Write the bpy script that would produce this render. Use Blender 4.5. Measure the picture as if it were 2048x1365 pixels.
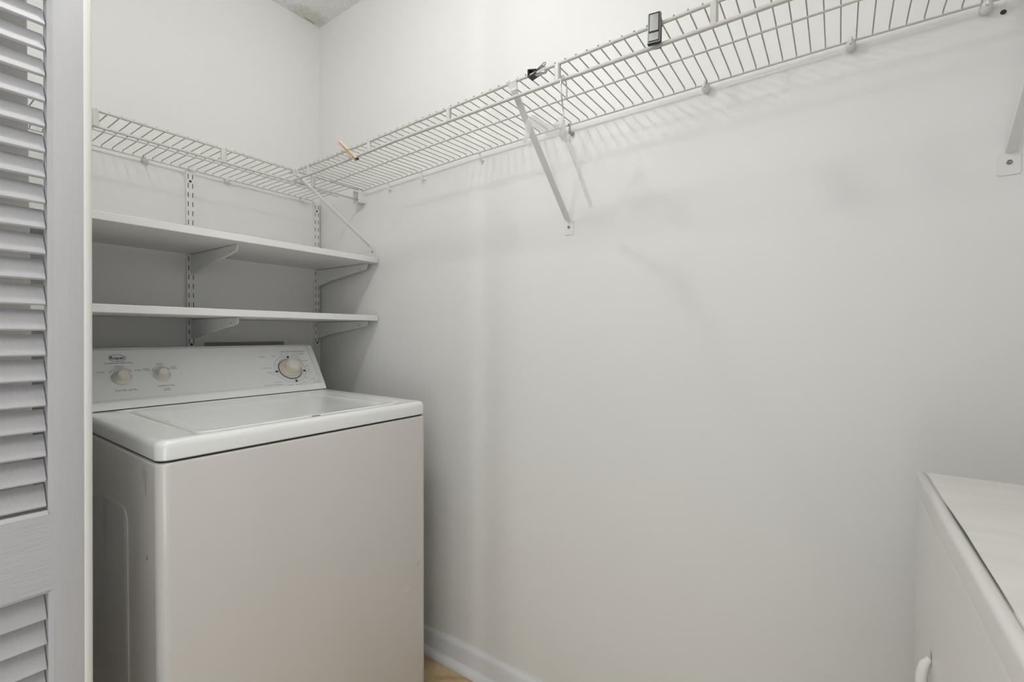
import bpy, bmesh, math, random
from mathutils import Vector, Matrix
random.seed(4)
PI = math.pi
for o in list(bpy.data.objects):
    bpy.data.objects.remove(o, do_unlink=True)
scene = bpy.context.scene
COL = scene.collection

# ------------------------------------------------------------------ camera
cd = bpy.data.cameras.new('camera'); cam = bpy.data.objects.new('camera', cd); COL.objects.link(cam)
cd.sensor_width = 36.0; cd.lens = 36.0 * 928.66 / 2048; cd.clip_start = 0.02; cd.clip_end = 50
R_ = Vector((0.8179913, 0.57522706, 0.00201775)); U_ = Vector((-0.01003247, 0.01075912, 0.99989179)); F_ = Vector((-0.5751431, 0.81792303, -0.01457182))
M = Matrix((R_, U_, -F_)).transposed().to_4x4(); M.translation = Vector((1.84437566, -1.17247539, 1.1215751))
cam.matrix_world = M
scene.camera = cam

# ------------------------------------------------------------------ world, lights, exposure
w = bpy.data.worlds.new('world'); scene.world = w; w.use_nodes = True
w.node_tree.nodes['Background'].inputs[0].default_value = (0.9, 0.95, 1.0, 1)
w.node_tree.nodes['Background'].inputs[1].default_value = 0.3
def point_light(name, loc, energy, radius, color=(1, 1, 1)):
    l = bpy.data.lights.new(name, 'POINT'); l.energy = energy; l.shadow_soft_size = radius; l.color = color
    o = bpy.data.objects.new(name, l); o.location = loc; COL.objects.link(o); return o
def area_light(name, loc, rot, sx, sy, energy, color=(1, 1, 1)):
    l = bpy.data.lights.new(name, 'AREA'); l.shape = 'RECTANGLE'; l.size = sx; l.size_y = sy; l.energy = energy; l.color = color
    o = bpy.data.objects.new(name, l); o.location = loc; o.rotation_euler = rot; COL.objects.link(o); return o
point_light('closet_lamp', (1.00, -0.84, 2.20), 10.5, 0.045, (1.0, 1.0, 0.98))
area_light('side_fill', (4.57, -2.6, 1.15), (0, PI / 2, 0), 2.0, 2.2, 15.0, (0.98, 0.99, 1.0))  # added soft fill from the side, not a real window
point_light('room_lamp', (0.685, -3.3, 1.9), 28.0, 0.07, (0.985, 0.99, 1.0))
point_light('low_fill', (1.95, -1.7, 0.7), 8.7, 0.25, (0.985, 0.985, 1.0))  # added low fill to lift undersides and console, not a real lamp
point_light('high_fill', (1.6, -1.4, 1.9), 9.3, 0.2, (0.985, 0.99, 1.0))  # added high fill near the camera for washer and walls
vs = scene.view_settings
scene.display_settings.display_device = 'sRGB'
vs.view_transform = 'Standard'; vs.look = 'None'; vs.gamma = 1.0; vs.use_curve_mapping = False
vs.exposure = 0.0

# ------------------------------------------------------------------ materials
def nt_new(name):
    m = bpy.data.materials.new(name); m.use_nodes = True
    return m, m.node_tree, m.node_tree.nodes['Principled BSDF']
def mat(name, color, rough=0.5, metal=0.0, vary=0.03, vscale=6.0, bump=0.0, bscale=80.0, stretch=None, coat=0.0, spec=0.5):
    m, nt, b = nt_new(name); N = nt.nodes; L = nt.links
    tc = N.new('ShaderNodeTexCoord'); mp = N.new('ShaderNodeMapping'); L.new(tc.outputs['Object'], mp.inputs[0])
    if stretch: mp.inputs['Scale'].default_value = stretch
    n1 = N.new('ShaderNodeTexNoise'); n1.inputs['Scale'].default_value = vscale; n1.inputs['Detail'].default_value = 4
    L.new(mp.outputs[0], n1.inputs['Vector'])
    r = N.new('ShaderNodeMapRange'); r.inputs[1].default_value = 0.3; r.inputs[2].default_value = 0.7
    r.inputs[3].default_value = 1 - vary; r.inputs[4].default_value = 1 + vary
    L.new(n1.outputs['Fac'], r.inputs[0])
    mx = N.new('ShaderNodeVectorMath'); mx.operation = 'SCALE'; mx.inputs[0].default_value = color
    L.new(r.outputs[0], mx.inputs['Scale']); L.new(mx.outputs[0], b.inputs['Base Color'])
    b.inputs['Roughness'].default_value = rough; b.inputs['Metallic'].default_value = metal
    b.inputs['Coat Weight'].default_value = coat; b.inputs['Coat Roughness'].default_value = 0.08
    b.inputs['Specular IOR Level'].default_value = spec
    if bump > 0:
        n2 = N.new('ShaderNodeTexNoise'); n2.inputs['Scale'].default_value = bscale; n2.inputs['Detail'].default_value = 3
        L.new(mp.outputs[0], n2.inputs['Vector'])
        bp = N.new('ShaderNodeBump'); bp.inputs['Strength'].default_value = bump; bp.inputs['Distance'].default_value = 0.002
        L.new(n2.outputs['Fac'], bp.inputs['Height']); L.new(bp.outputs[0], b.inputs['Normal'])
    return m
def add_spots(m, spots):
    """stains with their own fixed place: spots = (center, radii, colour, strength) in object coordinates"""
    nt = m.node_tree; N = nt.nodes; L = nt.links; b = N['Principled BSDF']
    src = b.inputs['Base Color'].links[0].from_socket
    tc = N.new('ShaderNodeTexCoord')
    nz = N.new('ShaderNodeTexNoise'); nz.inputs['Scale'].default_value = 45; L.new(tc.outputs['Object'], nz.inputs['Vector'])
    for c, rad, col, st in spots:
        a = N.new('ShaderNodeVectorMath'); a.operation = 'SUBTRACT'; L.new(tc.outputs['Object'], a.inputs[0]); a.inputs[1].default_value = c
        d = N.new('ShaderNodeVectorMath'); d.operation = 'DIVIDE'; L.new(a.outputs[0], d.inputs[0]); d.inputs[1].default_value = rad
        ln = N.new('ShaderNodeVectorMath'); ln.operation = 'LENGTH'; L.new(d.outputs[0], ln.inputs[0])
        ad = N.new('ShaderNodeMath'); ad.operation = 'ADD'; L.new(ln.outputs['Value'], ad.inputs[0])
        ns = N.new('ShaderNodeMath'); ns.operation = 'MULTIPLY_ADD'; L.new(nz.outputs['Fac'], ns.inputs[0]); ns.inputs[1].default_value = 0.9; ns.inputs[2].default_value = -0.45
        L.new(ns.outputs[0], ad.inputs[1])
        mr = N.new('ShaderNodeMapRange'); mr.interpolation_type = 'SMOOTHSTEP'
        mr.inputs[1].default_value = 1.1; mr.inputs[2].default_value = 0.4; mr.inputs[3].default_value = 0; mr.inputs[4].default_value = st
        L.new(ad.outputs[0], mr.inputs[0])
        mix = N.new('ShaderNodeMix'); mix.data_type = 'RGBA'
        L.new(mr.outputs[0], mix.inputs['Factor']); L.new(src, mix.inputs['A']); mix.inputs['B'].default_value = (*col, 1)
        src = mix.outputs['Result']
    L.new(src, b.inputs['Base Color'])
    return m

WALLC = (0.785, 0.782, 0.764)
m_wall = mat('wall_paint', WALLC, 0.42, vary=0.012, vscale=1.6, bump=0.16, bscale=60, spec=0.35)
m_wall2 = mat('wall_paint_hall', (0.80, 0.80, 0.79), 0.6, vary=0.01, vscale=2)
m_trim = mat('trim_paint', (0.76, 0.765, 0.78), 0.3, vary=0.02, vscale=8, bump=0.15, bscale=40)
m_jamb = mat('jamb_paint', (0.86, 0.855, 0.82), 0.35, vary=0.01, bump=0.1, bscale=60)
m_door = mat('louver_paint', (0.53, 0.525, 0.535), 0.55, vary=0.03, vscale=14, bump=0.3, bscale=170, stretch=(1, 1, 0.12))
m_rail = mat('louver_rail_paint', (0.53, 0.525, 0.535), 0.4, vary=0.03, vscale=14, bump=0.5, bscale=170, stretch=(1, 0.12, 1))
m_ceil = mat('popcorn_ceiling', (0.87, 0.87, 0.86), 0.95, vary=0.06, vscale=90, bump=1.0, bscale=160)
for n in m_ceil.node_tree.nodes:
    if n.type == 'BUMP': n.inputs['Distance'].default_value = 0.005
add_spots(m_ceil, [((0.03, -0.06, 0), (0.07, 0.10, 1), (0.62, 0.58, 0.48), 0.6), ((0.012, -0.05, 0), (0.003, 0.03, 1), (0.12, 0.11, 0.08), 0.9)])
m_board = mat('shelf_melamine', (0.79, 0.78, 0.755), 0.4, vary=0.012, vscale=5)
m_metal = mat('white_powder_coat', (0.77, 0.77, 0.755), 0.35, vary=0.015)
m_wire = mat('vinyl_coated_wire', (0.58, 0.56, 0.52), 0.4, vary=0.05, vscale=30)
m_deck = mat('shaded_deck_wire', (0.46, 0.44, 0.40), 0.45, vary=0.06, vscale=30)  # darker copy of the rail wire: underside shade put into the colour
m_clip = mat('white_nylon_clip', (0.80, 0.79, 0.75), 0.4)
m_dark = mat('dark_metal_slot_shade', (0.05, 0.045, 0.04), 0.6)  # dark metal of the screws; on the slot strip it paints shade
m_screw = mat('zinc_screw', (0.32, 0.31, 0.29), 0.35, metal=0.8)
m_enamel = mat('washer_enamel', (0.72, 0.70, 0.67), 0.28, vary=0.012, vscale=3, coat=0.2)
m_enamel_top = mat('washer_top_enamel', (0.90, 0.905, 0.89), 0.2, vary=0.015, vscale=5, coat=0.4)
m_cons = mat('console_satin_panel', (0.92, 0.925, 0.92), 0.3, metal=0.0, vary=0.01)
m_plast = mat('console_plastic', (0.88, 0.88, 0.86), 0.35, vary=0.02, vscale=10)
m_knob = mat('aged_knob_plastic', (0.80, 0.71, 0.585), 0.35, vary=0.03, vscale=30)
m_knobw = mat('knob_face_white', (0.86, 0.85, 0.82), 0.25)
m_skirt = mat('knob_skirt_plastic', (0.70, 0.70, 0.66), 0.15, vary=0.02)
m_ink = mat('navy_ink', (0.035, 0.055, 0.10), 0.6)
m_inkg = mat('grey_ink', (0.10, 0.11, 0.12), 0.6)
m_dryer = mat('dryer_enamel', (0.71, 0.69, 0.66), 0.3, vary=0.012, vscale=4, coat=0.15)
m_dryer_top = mat('dryer_top_enamel', (0.74, 0.725, 0.68), 0.42, vary=0.05, vscale=9, stretch=(1, 3.5, 1))
m_gap = mat('gap_shadow_rubber', (0.03, 0.03, 0.028), 0.9)
m_box = mat('outlet_box_brown', (0.30, 0.26, 0.24), 0.7)
m_black = mat('black_plastic', (0.018, 0.018, 0.017), 0.3)
m_silver = mat('brushed_grey_plastic', (0.42, 0.42, 0.41), 0.35, metal=0.35, vary=0.05, vscale=60, stretch=(6, 6, 1))
m_chrome = mat('bright_wire', (0.62, 0.61, 0.58), 0.22, metal=0.9)
m_steel = mat('aged_steel', (0.48, 0.47, 0.44), 0.35, metal=0.7)
m_wood = mat('clothespin_wood', (0.66, 0.53, 0.39), 0.65, vary=0.12, vscale=40, stretch=(4, 4, 0.4))
m_floor, nt, b = nt_new('tan_vinyl_floor')
N = nt.nodes; L = nt.links
tc = N.new('ShaderNodeTexCoord'); nz = N.new('ShaderNodeTexNoise'); nz.inputs['Scale'].default_value = 14; nz.inputs['Detail'].default_value = 6; nz.inputs['Distortion'].default_value = 0.8
L.new(tc.outputs['Object'], nz.inputs['Vector'])
cr = N.new('ShaderNodeValToRGB'); L.new(nz.outputs['Fac'], cr.inputs[0])
cr.color_ramp.elements[0].position = 0.3; cr.color_ramp.elements[0].color = (0.36, 0.24, 0.12, 1)
cr.color_ramp.elements[1].position = 0.72; cr.color_ramp.elements[1].color = (0.68, 0.55, 0.35, 1)
e = cr.color_ramp.elements.new(0.5); e.color = (0.56, 0.42, 0.24, 1)
L.new(cr.outputs[0], b.inputs['Base Color']); b.inputs['Roughness'].default_value = 0.35
m_carpet = mat('bounce_hall_carpet', (0.62, 0.61, 0.59), 0.95, vary=0.05, vscale=60, bump=0.5, bscale=300)  # unseen hall floor, made light and neutral to bounce light into the closet
# clear plastic
m_clear, nt, b = nt_new('clear_plastic')
tc = nt.nodes.new('ShaderNodeTexCoord'); nz = nt.nodes.new('ShaderNodeTexNoise'); nz.inputs['Scale'].default_value = 30
nt.links.new(tc.outputs['Object'], nz.inputs['Vector'])
mr = nt.nodes.new('ShaderNodeMapRange'); mr.inputs[3].default_value = 0.05; mr.inputs[4].default_value = 0.25
nt.links.new(nz.outputs['Fac'], mr.inputs[0]); nt.links.new(mr.outputs[0], b.inputs['Roughness'])
b.inputs['Base Color'].default_value = (0.97, 0.97, 0.965, 1); b.inputs['Transmission Weight'].default_value = 0.25; b.inputs['IOR'].default_value = 1.4
tr_ = nt.nodes.new('ShaderNodeBsdfTransparent'); mx_ = nt.nodes.new('ShaderNodeMixShader'); mx_.inputs[0].default_value = 0.36
nt.links.new(tr_.outputs[0], mx_.inputs[1]); nt.links.new(b.outputs[0], mx_.inputs[2]); nt.links.new(mx_.outputs[0], nt.nodes['Material Output'].inputs['Surface'])

# ------------------------------------------------------------------ mesh helpers
def mesh_from(bm, name, m, angle=35):
    me = bpy.data.meshes.new(name)
    bmesh.ops.recalc_face_normals(bm, faces=bm.faces)
    bm.to_mesh(me); bm.free()
    for p in me.polygons: p.use_smooth = True
    try: me.set_sharp_from_angle(angle=math.radians(angle))
    except Exception: pass
    me.materials.append(m)
    return me
def obj(name, bm, m, parent=None, angle=35):
    me = mesh_from(bm, name, m, angle) if isinstance(bm, bmesh.types.BMesh) else bm
    o = bpy.data.objects.new(name, me); COL.objects.link(o)
    if parent: o.parent = parent
    return o
def tag(o, label, cat, group=None, kind=None):
    o['label'] = label; o['category'] = cat
    if group: o['group'] = group
    if kind: o['kind'] = kind
    return o
def thing(name, label, cat, loc=(0, 0, 0), rz=0, group=None):
    o = bpy.data.objects.new(name, None); COL.objects.link(o); o.empty_display_size = 0.05
    o.location = loc; o.rotation_euler = (0, 0, rz)
    return tag(o, label, cat, group)
def struct(name, bm, m, label, cat, parent=None, angle=35):
    o = obj(name, bm, m, parent, angle)
    if parent is None: tag(o, label, cat, kind='structure')
    return o
def new(): return bmesh.new()
def box(bm, x0, x1, y0, y1, z0, z1, bev=0.0, seg=2):
    g = bmesh.ops.create_cube(bm, size=1.0)
    for v in g['verts']:
        v.co = Vector(((x0 + x1) / 2 + v.co.x * (x1 - x0), (y0 + y1) / 2 + v.co.y * (y1 - y0), (z0 + z1) / 2 + v.co.z * (z1 - z0)))
    if bev > 0:
        es = list({e for v in g['verts'] for e in v.link_edges})
        bmesh.ops.bevel(bm, geom=es, offset=bev, segments=seg, affect='EDGES', profile=0.5)
    return bm
def obox(bm, mtx, sx, sy, sz, bev=0.0, seg=2):
    """box with full sizes sx,sy,sz centred at the matrix"""
    g = bmesh.ops.create_cube(bm, size=1.0)
    for v in g['verts']: v.co = mtx @ Vector((v.co.x * sx, v.co.y * sy, v.co.z * sz))
    if bev > 0:
        es = list({e for v in g['verts'] for e in v.link_edges})
        bmesh.ops.bevel(bm, geom=es, offset=bev, segments=seg, affect='EDGES', profile=0.5)
    return bm
def tube(bm, pts, r, n=8, cap=True, flat=1.0):
    pts = [Vector(p) for p in pts]; rings = []
    rs = r if isinstance(r, (list, tuple)) else [r] * len(pts)
    prev = None
    for i, p in enumerate(pts):
        d = (pts[min(i + 1, len(pts) - 1)] - pts[max(i - 1, 0)]).normalized()
        if prev is None:
            up = Vector((0, 0, 1)) if abs(d.z) < 0.9 else Vector((1, 0, 0))
            a = d.cross(up).normalized()
        else:
            a = (prev - d * prev.dot(d)).normalized()
        prev = a; b_ = d.cross(a)
        rings.append([bm.verts.new(p + (a * math.cos(t) + b_ * math.sin(t) * flat) * rs[i]) for t in [2 * PI * k / n for k in range(n)]])
    for i in range(len(rings) - 1):
        for k in range(n):
            bm.faces.new((rings[i][k], rings[i][(k + 1) % n], rings[i + 1][(k + 1) % n], rings[i + 1][k]))
    if cap: bm.faces.new(rings[0][::-1]); bm.faces.new(rings[-1])
    return bm
def prism(bm, pts, axis, a0, a1, bev=0.0, seg=2):
    """extrude a 2D outline; axis 'y': pts are (x,z); 'x': (y,z); 'z': (x,y)"""
    def P(p, a):
        return {'y': (p[0], a, p[1]), 'x': (a, p[0], p[1]), 'z': (p[0], p[1], a)}[axis]
    v0 = [bm.verts.new(P(p, a0)) for p in pts]; v1 = [bm.verts.new(P(p, a1)) for p in pts]
    n = len(pts); f0 = bm.faces.new(v0[::-1]); f1 = bm.faces.new(v1)
    for i in range(n): bm.faces.new((v0[i], v0[(i + 1) % n], v1[(i + 1) % n], v1[i]))
    if bev > 0:
        es = list(set(f1.edges) | set(f0.edges))
        bmesh.ops.bevel(bm, geom=es, offset=bev, segments=seg, affect='EDGES', profile=0.5)
    return bm
def rrect(x0, x1, y0, y1, r, n=5):
    out = []
    for cx, cy, a in ((x1 - r, y1 - r, 0), (x0 + r, y1 - r, 90), (x0 + r, y0 + r, 180), (x1 - r, y0 + r, 270)):
        for k in range(n + 1):
            t = math.radians(a + 90 * k / n); out.append((cx + r * math.cos(t), cy + r * math.sin(t)))
    return out
def rprism(bm, x0, x1, y0, y1, z0, z1, r, top=0.0, bottom=0.0, seg=3, n=5):
    pts = rrect(x0, x1, y0, y1, r, n)
    lo = [bm.verts.new((*p, z0)) for p in pts]; hi = [bm.verts.new((*p, z1)) for p in pts]
    k = len(pts); fb = bm.faces.new(lo[::-1]); ft = bm.faces.new(hi)
    for i in range(k): bm.faces.new((lo[i], lo[(i + 1) % k], hi[(i + 1) % k], hi[i]))
    te = list(ft.edges); be = list(fb.edges)
    if top > 0: bmesh.ops.bevel(bm, geom=te, offset=top, segments=seg, affect='EDGES', profile=0.5)
    if bottom > 0: bmesh.ops.bevel(bm, geom=be, offset=bottom, segments=seg, affect='EDGES', profile=0.5)
    return bm
def lathe(bm, prof, mtx, n=32):
    """prof = [(radius, height)], axis local z of mtx"""
    rings = []
    for r, h in prof:
        if r < 1e-6: rings.append([bm.verts.new(mtx @ Vector((0, 0, h)))])
        else: rings.append([bm.verts.new(mtx @ Vector((r * math.cos(2 * PI * k / n), r * math.sin(2 * PI * k / n), h))) for k in range(n)])
    for a, b_ in zip(rings, rings[1:]):
        for k in range(n):
            if len(a) == 1 and len(b_) == 1: continue
            if len(a) == 1: bm.faces.new((a[0], b_[k], b_[(k + 1) % n]))
            elif len(b_) == 1: bm.faces.new((a[k], a[(k + 1) % n], b_[0]))
            else: bm.faces.new((a[k], a[(k + 1) % n], b_[(k + 1) % n], b_[k]))
    return bm
def frame(origin, x, y):
    x = Vector(x).normalized(); y = Vector(y); y = (y - x * y.dot(x)).normalized(); z = x.cross(y)
    m = Matrix((x, y, z)).transposed().to_4x4(); m.translation = Vector(origin); return m
def lerp_table(t, x):
    if x <= t[0][0]: return t[0][1]
    for (a, va), (b_, vb) in zip(t, t[1:]):
        if x <= b_: return va + (vb - va) * (x - a) / (b_ - a)
    return t[-1][1]

# ------------------------------------------------------------------ the setting
H = 2.44; XR = 2.78; YF = -1.012; YO = -1.12        # closet: x 0..XR, y YF..0 ; front wall YF..YO
JX0, JX1 = 0.800, 2.36                               # opening between the jamb faces
struct('floor', box(new(), -0.12, XR + 0.12, -1.06, 0.12, -0.1, 0), m_floor, 'mottled tan vinyl floor beside the washer', 'floor')
struct('floor', box(new(), -1.72, 4.72, -4.82, -1.0602, -0.1, 0), m_carpet, 'unseen hall floor outside the closet, kept light for bounce', 'floor')
struct('wall_left', box(new(), -0.12, 0, YO, 0.12, 0, H), m_wall, 'light grey painted wall behind washer and shelf boards', 'wall')
bm = new(); box(bm, 0, XR, 0, 0.12, 0, H)
w_back = struct('wall_back', bm, m_wall, 'long light grey painted wall under the long wire shelf', 'wall')
struct('wall_right', box(new(), XR, XR + 0.12, YO, 0.12, 0, H), m_wall, 'light grey painted wall behind the dryer', 'wall')
bm = new()
box(bm, -1.6, JX0 - 0.018, YO, YF, 0, H); box(bm, JX1 + 0.018, 4.6, YO, YF, 0, H); box(bm, JX0 - 0.018, JX1 + 0.018, YO, YF, 2.385, H)
struct('wall_front', bm, m_wall, 'grey painted closet front wall around the door opening', 'wall')
# popcorn ceiling: a slab with its own origin at the room corner so that the stain keeps its place
o = struct('ceiling', box(new(), -1.6, 4.6, -4.7, 0.12, 0, 0.1), m_ceil, 'white textured popcorn ceiling above the corner', 'ceiling'); o.location = (0, 0, H)
bm = new(); rnd = random.Random(9)                    # popcorn grains on the visible corner of the ceiling
for k in range(1500):
    x = rnd.uniform(0.005, 0.75); y = -rnd.uniform(0.005, 0.7)
    if x / 0.75 - y / 0.7 > 1.15: continue
    s = rnd.uniform(0.0015, 0.004)
    g = bmesh.ops.create_icosphere(bm, subdivisions=1, radius=s)
    for v in g['verts']: v.co += Vector((x, y, -s * 0.2))
gr = obj('popcorn_grain', bm, m_ceil, o); gr['kind'] = 'stuff'
# hall outside the closet
struct('wall_outer_left', box(new(), -1.72, -1.6, -4.7, YO, 0, H), m_wall2, 'plain wall on the left of the hall outside', 'wall')
struct('wall_outer_right', box(new(), 4.6, 4.72, -4.7, YO, 0, H), m_wall2, 'plain wall on the right of the hall outside', 'wall')
struct('wall_outer_rear', box(new(), -1.72, 4.72, -4.82, -4.7, 0, H), m_wall2, 'plain wall across the hall outside', 'wall')
def baseboard(name, axis, a0, a1, label, sign=-1):
    """profile measured from the wall outwards"""
    pr = [(0, 0), (0.014, 0), (0.014, 0.068), (0.011, 0.078), (0.006, 0.0845), (0, 0.0845)]
    q = [(0.014, 0), (0.032, 0)] + [(0.014 + 0.018 * math.cos(t), 0.003 + 0.020 * math.sin(t)) for t in [i * PI / 12 for i in range(0, 7)]]
    bm = new(); prism(bm, [(sign * u, v) for u, v in pr], axis, a0, a1)
    o = struct(name, bm, m_trim, label, 'baseboard', angle=50)
    bm = new(); prism(bm, [(sign * u, v) for u, v in q], axis, a0, a1)
    obj('quarter_round', bm, m_trim, o, angle=60)
    return o
baseboard('baseboard_back', 'x', 0.0, XR, 'white baseboard with quarter round along the long wall')
baseboard('baseboard_left', 'y', YF, -0.034, 'white baseboard behind the washer', sign=1)
# door jamb and casing
bm = new(); box(bm, JX0 - 0.018, JX0, YO - 0.002, YF + 0.003, 0, 2.385, 0.002)
box(bm, JX1, JX1 + 0.018, YO - 0.002, YF + 0.003, 0, 2.385, 0.002); box(bm, JX0, JX1, YO - 0.002, YF + 0.003, 2.367, 2.385, 0.002)
struct('trim_1', bm, m_jamb, 'white door jamb behind the louvered doors', 'trim')
bm = new()
for x0, x1 in ((JX0 - 0.07, JX0 - 0.006), (JX1 + 0.006, JX1 + 0.07)): box(bm, x0, x1, YO - 0.016, YO, 0, 2.435, 0.004)
box(bm, JX0 - 0.006, JX1 + 0.006, YO - 0.016, YO, 2.373, 2.435, 0.004)
struct('trim_2', bm, m_jamb, 'white casing around the closet opening', 'trim')

# ------------------------------------------------------------------ louvered bifold door leaf
LW = 0.44; DT = 0.028; SW = 0.0355; ZA = 0.848; ZB = 0.733      # leaf width, thickness, stile, lower/upper edges of the louvers
bm = new(); box(bm, -DT, 0, -SW, 0, 0, 2.34, 0.0008); stile = mesh_from(bm, 'stile', m_door)
q_ = [(-0.0006, -0.0004), (-0.0003, 0.0)] + [(-0.0135 + 0.0135 * math.cos(t), 0.0125 * math.sin(t)) for t in [PI / 16 * k for k in range(1, 8)]] + [(-0.0135, 0.0125)] + [(-0.0145 - 0.0135 * math.sin(t), 0.0125 * math.cos(t)) for t in [PI / 16 * k for k in range(0, 8)]] + [(-DT, -0.0004)]
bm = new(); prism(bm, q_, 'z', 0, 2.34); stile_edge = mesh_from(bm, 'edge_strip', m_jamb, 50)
bm = new(); th = math.radians(57); sl = 0.0370
obox(bm, Matrix.Translation((-0.0160, -LW / 2, 0)) @ Matrix.Rotation(th, 4, 'Y'), sl, LW - 2 * SW - 0.0125, 0.0058, 0.0018, 2)
slat = mesh_from(bm, 'slat', m_door)
def rail(d, z0, z1):
    obj('rail', box(new(), -DT + 0.0004, -0.0002, -LW + SW - 0.0005, -SW + 0.0005, z0, z1), m_rail, d)
def bead(d, z0, z1):
    bm = new(); t = 0.0055
    for ys in (-SW + 0.0003, -LW + SW - 0.0003):
        s = -1 if ys > -LW / 2 else 1
        prism(bm, [(-0.0, ys), (-0.0015, ys + s * 0.002), (-0.0040, ys + s * t), (-0.026, ys + s * t), (-0.026, ys)], 'z', z0, z1)
    for zs in (z0, z1):
        s = 1 if zs == z0 else -1
        prism(bm, [(-0.0, zs), (-0.0015, zs + s * 0.002), (-0.0040, zs + s * t), (-0.026, zs + s * t), (-0.026, zs)], 'y', -LW + SW + t, -SW - t)
    obj('bead_moulding', bm, m_door, d, angle=30)
def louver_leaf(name, x, y, label):
    d = thing(name, label, 'door', (x, y, 0.012)); d['kind'] = 'structure'
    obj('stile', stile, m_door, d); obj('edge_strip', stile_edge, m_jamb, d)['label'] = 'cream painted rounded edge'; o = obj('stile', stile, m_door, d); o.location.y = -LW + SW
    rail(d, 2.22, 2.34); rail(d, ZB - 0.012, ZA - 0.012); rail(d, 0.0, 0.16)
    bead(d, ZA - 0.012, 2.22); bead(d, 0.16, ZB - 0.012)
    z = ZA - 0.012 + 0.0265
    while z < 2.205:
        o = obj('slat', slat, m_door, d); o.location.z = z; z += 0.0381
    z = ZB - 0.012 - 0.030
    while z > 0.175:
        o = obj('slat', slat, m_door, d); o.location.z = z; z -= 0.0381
    return d
louver_leaf('door_1', 0.872, -0.9695, 'grey-white louvered bifold door leaf in the left foreground').rotation_euler.x = -0.0070   # sags a little out of plumb

# ------------------------------------------------------------------ washer
WC = (0.4594, -0.4918, 0); WR = -0.0185; HW = 0.343; HD = 0.335
ws = thing('washing_machine', 'white top-loading washer with knob console under the shelf boards', 'washer', WC, WR)
cabm = m_enamel
add_spots(cabm, [((0.262, -HW, 0.838), (0.020, 0.05, 0.022), (0.42, 0.38, 0.28), 0.4), ((0.268, -HW, 0.815), (0.006, 0.05, 0.020), (0.3, 0.28, 0.22), 0.6),
                 ((0.272, -HW, 0.675), (0.004, 0.05, 0.006), (0.03, 0.03, 0.03), 1.0),
                 ((HD, 0.315, 0.42), (0.05, 0.012, 0.008), (0.45, 0.42, 0.36), 0.35), ((HD, 0.27, 0.36), (0.05, 0.02, 0.006), (0.85, 0.84, 0.82), 0.4)])
bm = new(); rprism(bm, -HD, HD, -HW, HW + 0.006, 0.035, 0.8705, 0.020, top=0.006, bottom=0.004, n=8)
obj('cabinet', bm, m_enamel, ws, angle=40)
bm = new(); rprism(bm, -HD + 0.006, HD - 0.006, -HW + 0.006, HW, 0.868, 0.8755, 0.018)
obj('seam_gasket', bm, m_gap, ws)
bm = new(); lathe(bm, [(0, 0), (0.02, 0), (0.022, 0.008), (0.008, 0.012), (0.008, 0.04), (0, 0.04)], Matrix(), 16); foot = mesh_from(bm, 'levelling_foot', m_gap)
for sx in (-1, 1):
    for sy in (-1, 1): o = obj('levelling_foot', foot, m_gap, ws); o.location = (sx * 0.28, sy * 0.29, 0)
# side embossing of the cabinet
bm = new(); pts = rrect(-0.14, 0.142, 0.07, 0.742, 0.035, 6)
pts = rrect(-0.02, 0.155, 0.07, 0.745, 0.030, 6)
prism(bm, pts, 'y', -HW - 0.0016, -HW + 0.0004, 0.0012, 2)
obj('side_embossing', bm, m_enamel, ws)
# top panel with a shallow well for the lid
LX0, LX1, LY0, LY1 = -0.150, 0.300, -0.262, 0.262
def ring_faces(bm, A, B):
    n = len(A)
    for i in range(n): bm.faces.new((A[i], A[(i + 1) % n], B[(i + 1) % n], B[i]))
def loop(bm, pts, z): return [bm.verts.new((*p, z)) for p in pts]
bm = new(); n_ = 7
def out(inset, z): return loop(bm, rrect(-HD + inset, HD - inset, -HW + inset, HW + 0.006 - inset, max(0.022 - inset * 0.5, 0.004), n_), z)
def inn(g, z, r=0.02): return loop(bm, rrect(LX0 - g, LX1 + g, LY0 - g, LY1 + g, r, n_), z)
Ls = [out(0.003, 0.8745), out(0.0, 0.877), out(-0.0005, 0.900), out(0.0008, 0.9065), out(0.004, 0.9115), out(0.010, 0.9140), out(0.018, 0.9145),
      inn(0.006, 0.9140), inn(0.003, 0.9128), inn(0.0020, 0.9085), inn(0.0020, 0.9060)]
for a, b_ in zip(Ls, Ls[1:]): ring_faces(bm, a, b_)
bm.faces.new(Ls[0][::-1]); bm.faces.new(Ls[-1])
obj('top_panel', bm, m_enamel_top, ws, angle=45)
# lid: a raised rim around a dished panel
bm = new()
def lid(g, z, r=0.018): return loop(bm, rrect(LX0 + g, LX1 - g, LY0 + g, LY1 - g, r, n_), z)
Ls = [lid(0.001, 0.9065), lid(0.0, 0.9085), lid(0.0005, 0.9130), lid(0.003, 0.9150), lid(0.007, 0.9152), lid(0.020, 0.9148), lid(0.026, 0.9125), lid(0.034, 0.9105), lid(0.06, 0.9092), lid(0.12, 0.9084)]
for a, b_ in zip(Ls, Ls[1:]): ring_faces(bm, a, b_)
bm.faces.new(Ls[0][::-1]); bm.faces.new(Ls[-1])
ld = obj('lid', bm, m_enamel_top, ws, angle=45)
obj('finger_notch', box(new(), 0.3005, 0.3045, -0.010, 0.012, 0.9128, 0.9146, 0.0005), m_gap, ws)
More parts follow.
